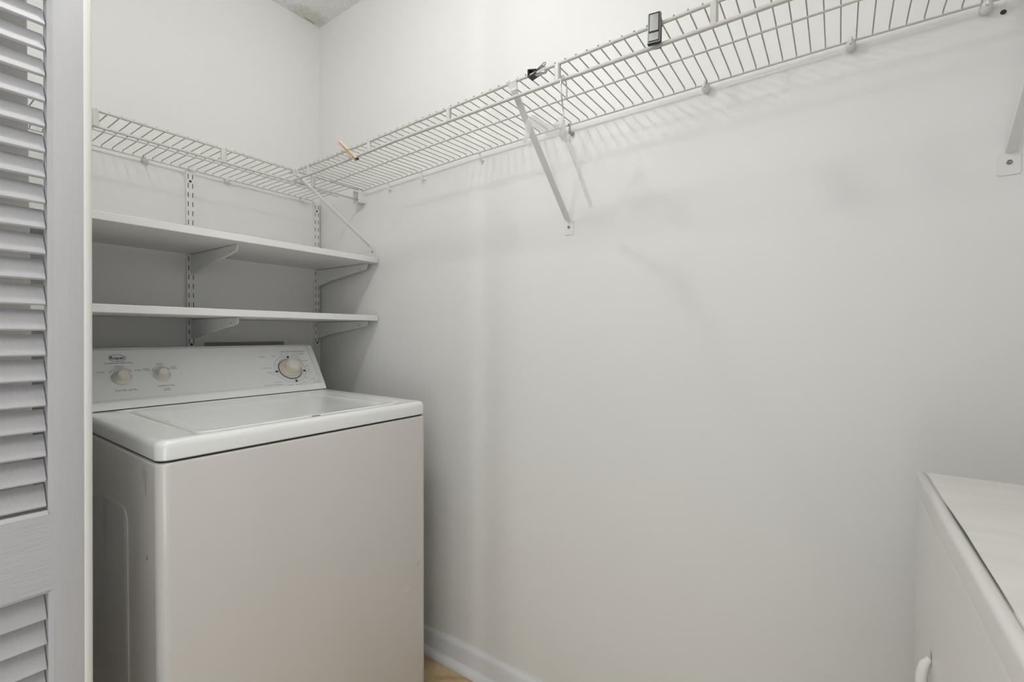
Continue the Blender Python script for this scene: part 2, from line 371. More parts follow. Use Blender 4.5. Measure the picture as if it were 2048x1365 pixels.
# console
CB = (-0.196, 0.9150); CT = (-0.302, 1.0720)
def cprof(e=0.0):
    return [(-0.335, 0.9168), (CB[0] + e, 0.9168), (-0.2075 + e, 0.9365), (-0.2125 + e, 0.9385), (-0.2105 + e, 0.9425), (-0.2990 + e, 1.0690 + e), (-0.303 + e, 1.0735 + e), (-0.309, 1.0765 + e), (-0.318, 1.0775 + e), (-0.335, 1.0765 + e)]
bm = new(); prism(bm, cprof(), 'y', -0.322, 0.322)
con = obj('console', bm, m_cons, ws, angle=20)
bm = new(); prism(bm, [(-0.334, 0.9168), (-0.1966, 0.9168), (-0.2045, 0.9335), (-0.334, 0.9335)], 'y', -0.3225, 0.3225, 0.0)
for v in bm.verts:
    if v.co.z > 0.93: v.co.z = 0.9362
    if v.co.x > -0.3: v.co.x += 0.0012
obj('console_lower_strip', bm, m_plast, ws)
obj('console_gasket', box(new(), -0.334, -0.1975, -0.341, 0.341, 0.9140, 0.9169), m_gap, ws)
for s in (-1, 1):
    bm = new(); prism(bm, cprof(0.0022), 'y', s * 0.3225, s * 0.3425, 0.0)
    es = [e_ for e_ in bm.edges if abs(e_.verts[0].co.y - s * 0.3425) < 1e-6 and abs(e_.verts[1].co.y - s * 0.3425) < 1e-6]
    bmesh.ops.bevel(bm, geom=es, offset=0.0022, segments=2, affect='EDGES')
    obj('console_end_cap', bm, m_plast, ws, angle=25)
bm = new(); prism(bm, [(-0.334, 1.0765), (-0.3215, 1.0778), (-0.3080, 1.0770), (-0.3080, 1.0785), (-0.3215, 1.0800), (-0.334, 1.0790)], 'y', -0.322, 0.322)
obj('console_top_trim', bm, m_plast, ws)
# frame of the sloping face: x right, y up the slope, z outwards
P0 = Vector((-0.2105, 0, 0.9425)); P1 = Vector((-0.2990, 0, 1.0690))
up = (P1 - P0).normalized(); FACE_H = (P1 - P0).length
def face(y, s, lift=0.0):
    """matrix on the sloping face at lateral y and distance s up from its lower edge"""
    nrm = Vector((0, 1, 0)).cross(up)
    m = Matrix((Vector((0, 1, 0)), up, nrm)).transposed().to_4x4(); m.translation = P0 + up * s + Vector((0, y, 0)) + nrm * lift
    return m
def text_mesh(txt, size, mtx, bm, bold=0.0, sx=1.0, spacing=1.0):
    c = bpy.data.curves.new('t', 'FONT'); c.body = txt; c.size = size; c.align_x = 'CENTER'; c.align_y = 'CENTER'
    c.extrude = 0.00006; c.resolution_u = 3; c.offset = bold; c.space_character = spacing
    o = bpy.data.objects.new('t', c); COL.objects.link(o)
    dg = bpy.context.evaluated_depsgraph_get(); dg.update()
    me = bpy.data.meshes.new_from_object(o.evaluated_get(dg))
    me.transform(Matrix.Diagonal((sx, 1, 1, 1))); me.transform(mtx); bm.from_mesh(me)
    bpy.data.objects.remove(o, do_unlink=True); bpy.data.curves.remove(c); bpy.data.meshes.remove(me)
def arc(bm, mtx, r, a0, a1, wdt, n=40, ry=None):
    ry = ry or r; vs_ = []
    for k in range(n + 1):
        t = math.radians(a0 + (a1 - a0) * k / n)
        vs_.append((bm.verts.new(mtx @ Vector(((r - wdt / 2) * math.cos(t), (ry - wdt / 2) * math.sin(t), 0))), bm.verts.new(mtx @ Vector(((r + wdt / 2) * math.cos(t), (ry + wdt / 2) * math.sin(t), 0)))))
    for a, b_ in zip(vs_, vs_[1:]): bm.faces.new((a[0], a[1], b_[1], b_[0]))
def disc(bm, mtx, x, y, r, n=10):
    bm.faces.new([bm.verts.new(mtx @ Vector((x + r * math.cos(2 * PI * k / n), y + r * math.sin(2 * PI * k / n), 0))) for k in range(n)])
def knob(y, s, rs, rk, hk, label=None):
    m = face(y, s)
    bm = new(); lathe(bm, [(0, 0.0003), (rs, 0.0003), (rs + 0.0005, 0.0022), (rs - 0.0015, 0.0036), (rk * 1.25, 0.0062), (rk, 0.0075), (0, 0.0075)], m, 40)
    kb = obj('knob', bm, m_skirt, ws, angle=50)
    bm = new(); n = 48; rings = []
    for r, h in [(rk * 1.10, 0.006), (rk * 1.04, 0.011), (rk * 1.0, hk - 0.003), (rk * 0.95, hk - 0.0008), (rk * 0.86, hk), (rk * 0.78, hk - 0.0006)]:
        rings.append([bm.verts.new(m @ Vector((r * (1 + 0.018 * math.cos(t * 16)) * math.cos(t), r * (1 + 0.018 * math.cos(t * 16)) * math.sin(t), h))) for t in [2 * PI * k / n for k in range(n)]])
    for a, b_ in zip(rings, rings[1:]): ring_faces(bm, a, b_)
    bm.faces.new(rings[-1])
    obj('knob_grip', bm, m_knob, kb, angle=50)
    bm = new(); lathe(bm, [(rk * 0.76, hk - 0.0012), (rk * 0.74, hk + 0.0004), (rk * 0.6, hk + 0.0006), (0, hk + 0.0006)], m, 32)
    obj('knob_face', bm, m_knobw, kb, angle=50)
    return kb
KS = 0.072
Y1, Y2, Y3 = -0.2520, -0.1580, 0.2295; S1, S2, S3 = 0.066, 0.0680, 0.0625
knob(Y1, S1, 0.0228, 0.0138, 0.0235); knob(Y2, S2, 0.0205, 0.0130, 0.0225)
LIFT = 0.00035
# water level markings
bm = new(); m = face(Y1, S1, LIFT)
arc(bm, m, 0.0325, 38, 142, 0.0009, 30); arc(bm, m, 0.0272, 62, 128, 0.0007, 20)
obj('knob_scale', bm, m_inkg, ws)['kind'] = 'stuff'; bm = new()
for a in (135, 90, 45): disc(bm, m, 0.0298 * math.cos(math.radians(a)), 0.0298 * math.sin(math.radians(a)), 0.0011)
T = lambda txt, sz, dx, dy, bold=0.0, sx=1.25, sp=1.05: text_mesh(txt, sz, m @ Matrix.Translation((dx, dy, 0)), bm, bold, sx, sp)
T('MEDIUM', 0.0046, 0, 0.0378); T('SMALL', 0.0046, -0.0420, 0.0215); T('SUPER', 0.0046, 0.0400, 0.0225)
T('WATER LEVEL', 0.0060, 0.004, -0.0400, 0, 1.25, 1.08)
obj('water_level_lettering', bm, m_inkg, ws)['kind'] = 'stuff'
# temperature markings
bm = new(); m = face(Y2, S2, LIFT)
arc(bm, m, 0.0290, 38, 142, 0.0009, 30); arc(bm, m, 0.0243, 62, 140, 0.0007, 20)
obj('knob_scale', bm, m_inkg, ws)['kind'] = 'stuff'; bm = new()
for a in (135, 90, 45): disc(bm, m, 0.0266 * math.cos(math.radians(a)), 0.0266 * math.sin(math.radians(a)), 0.0011)
T('WARM', 0.0046, 0, 0.0395); T('COLD', 0.0046, 0, 0.0342); T('COLD', 0.0044, -0.0345, 0.0245); T('COLD', 0.0044, -0.0345, 0.0192)
T('HOT', 0.0046, 0.0335, 0.0270); T('COLD', 0.0046, 0.0340, 0.0215)
T('TEMPERATURE', 0.0054, 0.004, -0.0370, 0, 1.12, 1.05); T('WASH', 0.0044, 0.004, -0.0465); T('RINSE', 0.0044, 0.004, -0.0515)
obj('temperature_lettering', bm, m_inkg, ws)['kind'] = 'stuff'
# maker's oval
bm = new(); m = face(-0.2530, 0.1325, LIFT)
arc(bm, m, 0.0188, 0, 360, 0.0011, 48, ry=0.0115)
T('Roper', 0.0152, 0, 0.0004, 0.0003, 0.86, 0.98)
T('BY WHIRLPOOL CORPORATION', 0.0036, 0.001, -0.0168, 0.00005, 1.15, 1.03)
obj('logo', bm, m_ink, ws)
# timer dial
m = face(Y3, S3) @ Matrix.Scale(0.92, 4)
bm = new(); lathe(bm, [(0, 0.0002), (0.0460, 0.0002), (0.0460, 0.0012), (0.0440, 0.0016), (0.0438, 0.0006)], m, 56)
dl = obj('timer_dial', bm, m_gap, ws, angle=40)
bm = new(); lathe(bm, [(0.0435, 0.0008), (0.0432, 0.0040), (0.0415, 0.0048), (0.036, 0.0048), (0.0345, 0.0052), (0, 0.0052)], m, 56)
obj('dial_skirt', bm, m_skirt, dl, angle=40)
bm = new(); n = 64; rings = []
for r, h in [(0.0355, 0.0054), (0.0350, 0.009), (0.0290, 0.011), (0.0285, 0.030), (0.0272, 0.0325), (0.0205, 0.0325), (0.0195, 0.0318)]:
    rings.append([bm.verts.new(m @ Vector((r * math.cos(t), r * math.sin(t), h))) for t in [2 * PI * k / n for k in range(n)]])
for a, b_ in zip(rings, rings[1:]): ring_faces(bm, a, b_)
bm.faces.new(rings[-1]); obj('dial_grip', bm, m_knob, dl, angle=45)
bm = new(); lathe(bm, [(0.0192, 0.0316), (0.0185, 0.0332), (0.015, 0.0335), (0, 0.0335)], m, 40); obj('dial_face', bm, m_knobw, dl, angle=50)
bm = new(); m = face(Y3, S3, LIFT) @ Matrix.Scale(0.92, 4)
arc(bm, m, 0.0610, 92, 186, 0.0008, 40); arc(bm, m, 0.0610, -5, 84, 0.0008, 40); arc(bm, m, 0.0610, 192, 274, 0.0008, 40); arc(bm, m, 0.0610, 282, 344, 0.0008, 30)
arc(bm, m, 0.0505, 90, 186, 0.0006, 40); arc(bm, m, 0.0505, 192, 345, 0.0006, 60)
for a in (12, 28, 40, 52, 62, 68, 128, 152, 158, 172, 222, 236, 292, 300, 318, 330): disc(bm, m, 0.0565 * math.cos(math.radians(a)), 0.0565 * math.sin(math.radians(a)), 0.0010)
T('HEAVY DUTY  SUPER CAPACITY', 0.0055, 0.034, 0.0810, 0.0001, 1.18, 1.1)
T('PERMANENT', 0.0040, 0.066, 0.0720); T('PRESS', 0.0040, 0.068, 0.0665); T('REGULAR', 0.0042, 0.038, 0.0640)
T('LIGHT', 0.0040, 0.047, 0.0535); T('RINSE', 0.0036, 0.052, 0.0410); T('COOL DOWN', 0.0038, 0.067, 0.0350)
T('RINSE', 0.0038, 0.072, 0.0090); T('SPIN', 0.0038, 0.073, -0.0080); T('OFF', 0.0036, 0.072, -0.0160)
T('OFF', 0.0038, 0.006, 0.0690); T('SPIN', 0.0038, -0.014, 0.0700); T('RINSE', 0.0040, -0.048, 0.0625); T('NORMAL', 0.0048, -0.092, 0.0600)
T('REGULAR 10', 0.0046, -0.086, 0.0100); T('HEAVY 14', 0.0044, -0.080, -0.0120); T('OFF', 0.0036, -0.070, -0.0200)
T('PRE WASH', 0.0044, -0.064, -0.0560); T('SOAK 10', 0.0038, -0.020, -0.0740); T('OFF', 0.0036, 0.004, -0.0735); T('SPIN', 0.0036, 0.020, -0.0710); T('RINSE', 0.0038, 0.037, -0.0640)
T('WASH', 0.0038, 0.056, -0.0460); T('SHORT', 0.0042, 0.078, -0.0530); T('1 CYCLE', 0.0055, 0.088, -0.0650)
obj('timer_lettering', bm, m_inkg, ws)['kind'] = 'stuff'
bm = new(); m = face(Y3, S3, LIFT) @ Matrix.Scale(0.92, 4)
T('PULL START  PUSH STOP', 0.0048, -0.086, -0.0660, 0, 1.2, 1.1); obj('start_lettering', bm, m_inkg, ws)['kind'] = 'stuff'
m = face(Y3, S3, LIFT + 0.0002) @ Matrix.Scale(0.92, 4)
for a in (83, 188, 278, -12):
    bm = new(); t = math.radians(a); c = Vector((0.0560 * math.cos(t), 0.0560 * math.sin(t), 0)); rd = Vector((math.cos(t), math.sin(t), 0)); tg = Vector((-math.sin(t), math.cos(t), 0))
    bm.faces.new([bm.verts.new(m @ (c + rd * i * 0.0050 + tg * j * 0.0040)) for i, j in ((-1, -1), (1, -1), (1, 1), (-1, 1))])
    obj('dial_mark', bm, m_ink, ws)

# ------------------------------------------------------------------ dryer
DRX, DRY = 1.9435, -0.2428; DW = 0.686; DD = 0.69
dr = thing('clothes_dryer', 'white clothes dryer with scuffed top at right edge, facing the washer', 'dryer', (DRX + DD / 2, DRY - DW / 2, 0), PI)
hx, hy = DD / 2, DW / 2      # local +x is the front (towards the washer), local -y is the long wall side
m_dcab = m_dryer
bm = new(); rprism(bm, -hx, hx, -hy, hy, 0.03, 0.8835, 0.010, top=0.003, n=4); obj('cabinet', bm, m_dcab, dr, angle=40)
bm = new(); rprism(bm, -hx + 0.004, hx - 0.002, -hy + 0.002, hy - 0.002, 0.8830, 0.8868, 0.010); obj('seam_gasket', bm, m_dryer, dr)
add_spots(m_dryer_top, [((hx - 0.2, -0.11, 0.914), (0.10, 0.012, 1), (0.45, 0.44, 0.41), 0.35), ((hx - 0.16, -0.16, 0.914), (0.09, 0.008, 1), (0.45, 0.44, 0.41), 0.35),
                        ((hx - 0.05, 0.21, 0.914), (0.05, 0.006, 1), (0.4, 0.39, 0.37), 0.4)])
bm = new()
prism(bm, [(-hx, 0.8868), (hx - 0.0105, 0.8868), (hx - 0.0105, 0.9120), (hx - 0.0120, 0.9138), (hx - 0.016, 0.9142), (-hx, 0.9142)], 'y', -hy, hy, 0.0015)
obj('top_panel', bm, m_dryer_top, dr, angle=40)
m_lip = mat('dryer_lip_enamel', (0.74, 0.72, 0.69), 0.25, vary=0.01, coat=0.2)
add_spots(m_lip, [((hx, 0.262, 0.905), (0.03, 0.012, 0.012), (0.25, 0.42, 0.33), 0.7)])
bm = new(); pr = [(hx - 0.0095, 0.8868), (hx + 0.001, 0.8868), (hx + 0.001, 0.9080)] + [(hx - 0.0045 + 0.0055 * math.cos(t), 0.9090 + 0.0058 * math.sin(t)) for t in [PI / 12 * k for k in range(1, 7)]] + [(hx - 0.0080, 0.9148), (hx - 0.0095, 0.9135)]
prism(bm, pr, 'y', -hy, hy, 0.0012); obj('top_front_lip', bm, m_lip, dr, angle=40)
bm = new(); v = [(-0.19, 0.0002), (-0.15, 0.0012), (-0.08, 0.0020), (-0.02, 0.0014), (0.05, 0.0010), (0.09, 0.0003)]
A = [bm.verts.new((hx - 0.0098 , a, 0.9148)) for a, b_ in v]; B = [bm.verts.new((hx - 0.0098 - b_ * 1.0, a, 0.9149)) for a, b_ in v]
for i in range(len(v) - 1): bm.faces.new((A[i], A[i + 1], B[i + 1], B[i]))
obj('open_seam', bm, mat('open_seam_grey', (0.09, 0.085, 0.075), 0.9), dr)
bm = new(); rprism(bm, -hx + 0.02, hx - 0.03, -hy + 0.02, hy - 0.02, 0.0, 0.03, 0.01); obj('base', bm, m_gap, dr)
# door on the front with a pull that stands over its upper edge
bm = new(); prism(bm, rrect(-0.20, 0.24, 0.25, 0.655, 0.03, 6), 'x', hx, hx + 0.008, 0.004, 2)
dd = obj('door', bm, m_dcab, dr)
hyl = -(-0.398 - (DRY - DW / 2))
bm = new(); tube(bm, [(hx + 0.001, hyl, 0.7155), (hx + 0.006, hyl - 0.001, 0.706), (hx + 0.0085, hyl - 0.003, 0.690), (hx + 0.0085, hyl - 0.008, 0.660), (hx + 0.006, hyl - 0.012, 0.62), (hx - 0.001, hyl - 0.014, 0.60)], [0.003, 0.0052, 0.006, 0.006, 0.005, 0.004], 12)
obj('door_pull', bm, m_clip, dr)
bm = new(); A = [(-0.0035, 0.7140), (0.0040, 0.7120), (-0.0005, 0.7290)]
bm.faces.new([bm.verts.new((hx + 0.0004, hyl + a, b_)) for a, b_ in A]); obj('pull_recess', bm, mat('recess_grey', (0.30, 0.29, 0.27), 0.7), dr)

# ------------------------------------------------------------------ slotted wall standards, brackets and boards
SY = [-0.4955, -0.0215]
SZ0, SZ1 = 1.072, 1.683
def standard_mesh():
    bm = new(); wd = 0.0245; dp = 0.012
    ys = [-wd / 2, -0.0080, -0.0056, 0.0056, 0.0080, wd / 2]
    zs = [SZ0]; z = SZ1 - 0.012
    slots = []
    while z - 0.0165 > SZ0 + 0.004: slots.append((z - 0.0165, z)); z -= 0.0315
    for a, b_ in reversed(slots): zs += [a, b_]
    zs.append(SZ1)
    g = [[bm.verts.new((dp, y, z)) for y in ys] for z in zs]
    for i in range(len(zs) - 1):
        for j in range(len(ys) - 1):
            if i % 2 == 1 and j in (1, 3): continue
            bm.faces.new((g[i][j], g[i][j + 1], g[i + 1][j + 1], g[i + 1][j]))
    for s, j in ((-1, 0), (1, -1)):
        b0 = [bm.verts.new((0.0, ys[j], z)) for z in zs]
        for i in range(len(zs) - 1): bm.faces.new((g[i][j], g[i + 1][j], b0[i + 1], b0[i]))
    return mesh_from(bm, 'channel', m_metal)
chan = standard_mesh()
bm = new(); box(bm, 0.0005, 0.0100, -0.0105, 0.0105, SZ0 + 0.001, SZ1 - 0.001); slot_shade = mesh_from(bm, 'slot_shade_strip', m_dark)  # dark strip added inside the open channel, painting the shade in the slots
bm = new(); lathe(bm, [(0.0042, 0), (0.0040, 0.0012), (0.0025, 0.0016), (0, 0.0010)], frame((0.0122, 0, 0), (0, 1, 0), (0, 0, 1)), 16); screw_ = mesh_from(bm, 'screw', m_dark)
for y, lb in zip(SY, ('white slotted wall standard in the middle behind the shelf boards', 'white slotted wall standard in the corner beside the long wall')):
    s = thing('wall_standard', lb, 'wall standard', (0, y, 0), 0, 'slotted wall standards')
    obj('channel', chan, m_metal, s); obj('slot_shade_strip', slot_shade, m_dark, s)
    for z in (SZ1 - 0.0365, SZ0 + 0.012): o = obj('screw', screw_, m_dark, s); o.location.z = z
BT = 1.4155; BL = 1.1930; TH = 0.0205
def board(z, label):
    bm = new(); box(bm, 0.0135, 0.3925, YF + 0.004, -0.004, z - TH, z, 0.0012, 1)
    o = obj('shelf_board', bm, m_board); tag(o, label, 'shelf board', 'white shelf boards above the washer')
board(BT, 'upper white melamine shelf board, just below the short wire shelf'); board(BL, 'lower white melamine shelf board, just above the washer console')
def bracket_mesh():
    bm = new(); Lb = 0.352
    pr = [(0.0125, 0), (Lb - 0.006, 0), (Lb - 0.001, -0.003), (Lb, -0.008), (Lb - 0.003, -0.015), (Lb - 0.012, -0.021), (0.10, -0.053), (0.040, -0.066), (0.022, -0.068), (0.0125, -0.066)]
    prism(bm, pr, 'y', -0.0012, 0.0012)
    # folded lips along the upper and lower edges
    box(bm, 0.0125, Lb - 0.02, -0.0012, 0.0075, -0.0016, 0)
    pl = [pr[5], pr[6], pr[7]]
    for (x0, z0), (x1, z1) in zip(pl, pl[1:]):
        q = [bm.verts.new((x0, 0, z0)), bm.verts.new((x1, 0, z1)), bm.verts.new((x1, 0.008, z1 + 0.001)), bm.verts.new((x0, 0.008, z0 + 0.001))]
        bm.faces.new(q)
    return mesh_from(bm, 'arm', m_metal)
arm = bracket_mesh()
bm = new(); lathe(bm, [(0.0022, 0), (0.0022, 0.0008), (0, 0.0010)], frame((0, -0.0012, 0), (1, 0, 0), (0, 0, 1)), 12); rv = mesh_from(bm, 'rivet', m_screw)
names = {(0, 0): 'white shelf bracket under the upper board at the middle wall standard', (1, 0): 'white shelf bracket under the upper board at the corner wall standard',
         (0, 1): 'white shelf bracket under the lower board at the middle wall standard', (1, 1): 'white shelf bracket under the lower board at the corner wall standard'}
for (i, j), lb in names.items():
    s = thing('shelf_bracket', lb, 'shelf bracket', (0, SY[i] + 0.0, (BT, BL)[j] - TH - 0.0006), 0, 'shelf board brackets')
    obj('arm', arm, m_metal, s)
    for x, z in ((0.305, -0.022), (0.085, -0.050)): o = obj('rivet', rv, m_screw, s); o.location = (x, 0, z + 0.004)
# recessed box plate behind the console
bm = new(); box(bm, 0.0, 0.006, -0.452, -0.163, 0.965, 1.0905, 0.003)
o = obj('outlet_box', bm, m_box); tag(o, 'dull brown wall box mostly hidden behind the washer console', 'wall box')

# ------------------------------------------------------------------ wire shelves
ZB_ = [(0.30, 1.679), (0.53, 1.688), (0.71, 1.694), (0.89, 1.6995), (1.16, 1.703), (1.50, 1.7055), (1.86, 1.708), (2.10, 1.706), (2.50, 1.704)]
ZL_ = [(0.30, 1.653), (0.60, 1.659), (0.83, 1.6665), (1.30, 1.6705), (1.6, 1.6705), (2.5, 1.672)]
def zb(x): return lerp_table(ZB_, x)
def zf(x): return lerp_table([(0.30, 1.684), (0.61, 1.6885), (0.836, 1.6955), (1.108, 1.7025), (1.322, 1.708), (1.634, 1.712), (2.5, 1.712)], x)
def wire_mesh(zfr, zbk):
    bm = new(); m_ = (zfr + zbk) / 2 + 0.004
    pts = [(0, -0.2885, zfr + 0.0018), (0, -0.2880, zfr + 0.0040), (0, -0.2840, zfr + 0.0048), (0, -0.20, zfr + (m_ + 0.0018 - zfr) * 0.62 + 0.0018), (0, -0.1490, m_ + 0.0018), (0, -0.1474, m_ + 0.0010), (0, -0.1466, m_ - 0.0008), (0, -0.1450, m_ - 0.0010), (0, -0.0235, zbk + 0.0060), (0, -0.0200, zbk + 0.0048), (0, -0.0193, zbk - 0.0005)]
    tube(bm, pts, 0.00135, 6)
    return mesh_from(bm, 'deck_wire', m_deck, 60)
shelf = thing('wire_shelf', 'long white vinyl-coated wire shelf running along the long wall', 'wire shelf', (0, 0, 0), 0, 'wire shelves')
XE = 2.34
def path(f, x0, x1, y, n=40): return [(x0 + (x1 - x0) * k / n, y, f(x0 + (x1 - x0) * k / n)) for k in range(n + 1)]
obj('front_rail', tube(new(), path(zf, 0.272, XE, -0.285), 0.0036, 10), m_wire, shelf, 60)
obj('hanging_rail', tube(new(), path(lambda x: lerp_table(ZL_, x), 0.292, XE, -0.2855), 0.0042, 10), m_wire, shelf, 60)
obj('middle_rail', tube(new(), path(lambda x: (zf(x) + zb(x)) / 2 + 0.0015, 0.30, XE, -0.146), 0.0022, 8), m_wire, shelf, 60)
obj('back_rail', tube(new(), path(zb, 0.306, XE, -0.0185), 0.0021, 8), m_wire, shelf, 60)
tab = None
for x in (0.384, 0.701, 1.020, 1.340, 1.658, 1.976, 2.29):
    z0 = lerp_table(ZL_, x); z1 = zf(x)
    bm = new(); w_ = 0.0062
    prism(bm, [(x - w_, -0.2815), (x - w_, -0.2875), (x - w_ * 0.6, -0.2900), (x + w_ * 0.6, -0.2900), (x + w_, -0.2875), (x + w_, -0.2815)], 'z', z0 - 0.001, z1 + 0.0005, 0.001, 1)
    obj('rail_spacer', bm, m_wire, shelf)
x = 0.318; k = 0
while x < XE - 0.005:
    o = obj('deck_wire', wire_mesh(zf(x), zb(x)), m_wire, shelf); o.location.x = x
    x += 0.0254
# short shelf on the left wall: same section turned by 90 degrees
short = thing('wire_shelf', 'short white vinyl-coated wire shelf above the shelf boards', 'wire shelf', (0, 0, 0), 0, 'wire shelves')
ZS = 1.684; Y0s, Y1s = YF + 0.008, -0.012
def swap(p): return (-p[1], p[0], p[2])
def sline(x, z, r, n, y0=Y0s, y1=Y1s): return tube(new(), [(x, y0, z), (x, (y0 + y1) / 2, z - 0.0005), (x, y1, z)], r, n)
obj('front_rail', sline(0.2985, ZS + 0.0035, 0.0034, 10), m_wire, short, 60)
obj('hanging_rail', sline(0.2985, ZS - 0.0365, 0.0038, 10), m_wire, short, 60)
obj('middle_rail', sline(0.1530, ZS + 0.0025, 0.0021, 8), m_wire, short, 60)
obj('back_rail', sline(0.0185, ZS, 0.0021, 8, Y0s, -0.045), m_wire, short, 60)
for y in (-0.812, -0.511, -0.214):
    bm = new(); w_ = 0.0075
    prism(bm, [(0.2950, y - w_), (0.3010, y - w_), (0.3035, y - w_ * 0.6), (0.3035, y + w_ * 0.6), (0.3010, y + w_), (0.2950, y + w_)], 'z', ZS - 0.0375, ZS + 0.004, 0.001, 1)
    obj('rail_spacer', bm, m_wire, short)
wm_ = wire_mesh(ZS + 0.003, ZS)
for v in wm_.vertices: v.co = Vector((-v.co.y + 0.0125 if v.co.y < -0.2 else -v.co.y, v.co.x, v.co.z))
y = Y1s - 0.035
while y > Y0s + 0.01:
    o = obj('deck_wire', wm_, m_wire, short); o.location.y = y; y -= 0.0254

# wall clips holding the back rails
def clip_parts(t):
    bm = new(); lathe(bm, [(0, 0.0), (0.0062, 0.0), (0.0085, 0.006), (0.0090, 0.013), (0.0075, 0.019), (0.0045, 0.0225), (0.0030, 0.0232), (0.0028, 0.0215), (0, 0.0215)], frame((0, 0, 0), (1, 0, 0), (0, 0, 1)), 18)
    for v in bm.verts: v.co.z *= 1.3; v.co.z += 0.0005
    # frame z axis points to -y (out of the wall)
    obj('clip_body', bm, m_clip, t, 60)
    bm = new(); tube(bm, [(0, -0.0195, 0.0105), (0, -0.0235, 0.009), (0, -0.0255, 0.003), (0, -0.0245, -0.003)], [0.0030, 0.0034, 0.0034, 0.0026], 10); obj('clip_lip', bm, m_clip, t, 60)
    bm = new(); lathe(bm, [(0.0022, 0.0232), (0.0020, 0.0236), (0, 0.0236)], frame((0, 0, 0.001), (1, 0, 0), (0, 0, 1)), 12); obj('screw', bm, m_screw, t)
def copy_tree(o, parent=None):
    c = o.copy(); COL.objects.link(c)
    if parent: c.parent = parent
    for ch in list(o.children): copy_tree(ch, c)
    return c
G = 'white plastic clips holding the wire shelves'
c0 = thing('wall_clip', 'white plastic wall clip on the long wire shelf, left of the small dark wall hole', 'wall clip', (2.052, 0, zb(2.052) - 0.004), 0, G); clip_parts(c0)
def clip(loc, rz, label):
    c = copy_tree(c0); c.location = loc; c.rotation_euler = (0, 0, rz); c['label'] = label
clip((1.858, 0, zb(1.858) - 0.004), 0, 'white plastic wall clip on the long wire shelf, second from the right')
clip((1.583, 0, zb(1.583) - 0.004), 0, 'white plastic wall clip on the long wire shelf, first to the right of the hanger')
clip((0, -0.623, ZS - 0.001), PI / 2, 'white plastic wall clip on the short wire shelf, left of the middle wall standard')
clip((0, -0.378, ZS - 0.001), PI / 2, 'white plastic wall clip on the short wire shelf, right of the middle wall standard')
clip((0, -0.088, ZS - 0.001), PI / 2, 'white plastic wall clip on the short wire shelf, nearest the room corner')
# open spring clips hanging just under the back rail
def spring_clip(x, z, label, m_=None):
    t = thing('rail_clip', label, 'rail clip', (x, 0, z), 0, 'small open clips under the long wire shelf')
    bm = new(); lathe(bm, [(0, 0), (0.0065, 0), (0.0055, 0.004), (0.0032, 0.006), (0.0030, 0.013), (0, 0.013)], frame((0, 0, -0.012), (1, 0, 0), (0, 0, 1)), 14); obj('anchor', bm, m_ or m_clip, t, 40)
    bm = new(); tube(bm, [(0, -0.011, -0.013), (0, -0.015, -0.011), (0, -0.0165, -0.002), (0, -0.0155, 0.005), (0, -0.020, 0.0085), (0.001, -0.0245, 0.004)], [0.0035, 0.0034, 0.0028, 0.0024, 0.0024, 0.0020], 10, flat=1.5); obj('hook', bm, m_ or m_clip, t, 60)
spring_clip(1.226, zb(1.226) - 0.006, 'small metal-faced rail clip beside the neck of the clear hanger', m_steel)
spring_clip(0.904, zb(0.904) - 0.008, 'small white rail clip on the long wall, first to the left of the hanger')
spring_clip(0.640, zb(0.64) - 0.010, 'small white rail clip on the long wall, right of the one nearest the corner')
spring_clip(0.466, zb(0.466) - 0.010, 'small white rail clip on the long wall, nearest the end bracket')
# end bracket receiving the short shelf's front rails
t = thing('end_bracket', 'white square end bracket on the long wall holding the short wire shelf', 'bracket', (0.2985, 0, 1.664))
bm = new(); box(bm, -0.017, 0.017, -0.002, 0, -0.029, 0.026, 0.0005, 1); box(bm, -0.017, 0.017, -0.036, 0, -0.029, -0.027, 0.0005, 1); box(bm, 0.0155, 0.0172, -0.036, 0, -0.029, 0.022, 0.0005, 1); box(bm, -0.0172, -0.0155, -0.036, 0, -0.029, 0.020, 0.0005, 1)
obj('cup', bm, m_metal, t)
bm = new(); tube(bm, [(-0.014, -0.030, 0.0285), (0.0, -0.020, 0.0285), (0.018, -0.006, 0.0285)], 0.0022, 8); obj('retainer', bm, m_clip, t)
bm = new(); lathe(bm, [(0.004, 0.002), (0.0035, 0.0035), (0, 0.0038)], frame((0.003, 0, 0.008), (1, 0, 0), (0, 0, 1)), 14); obj('screw', bm, m_screw, t)

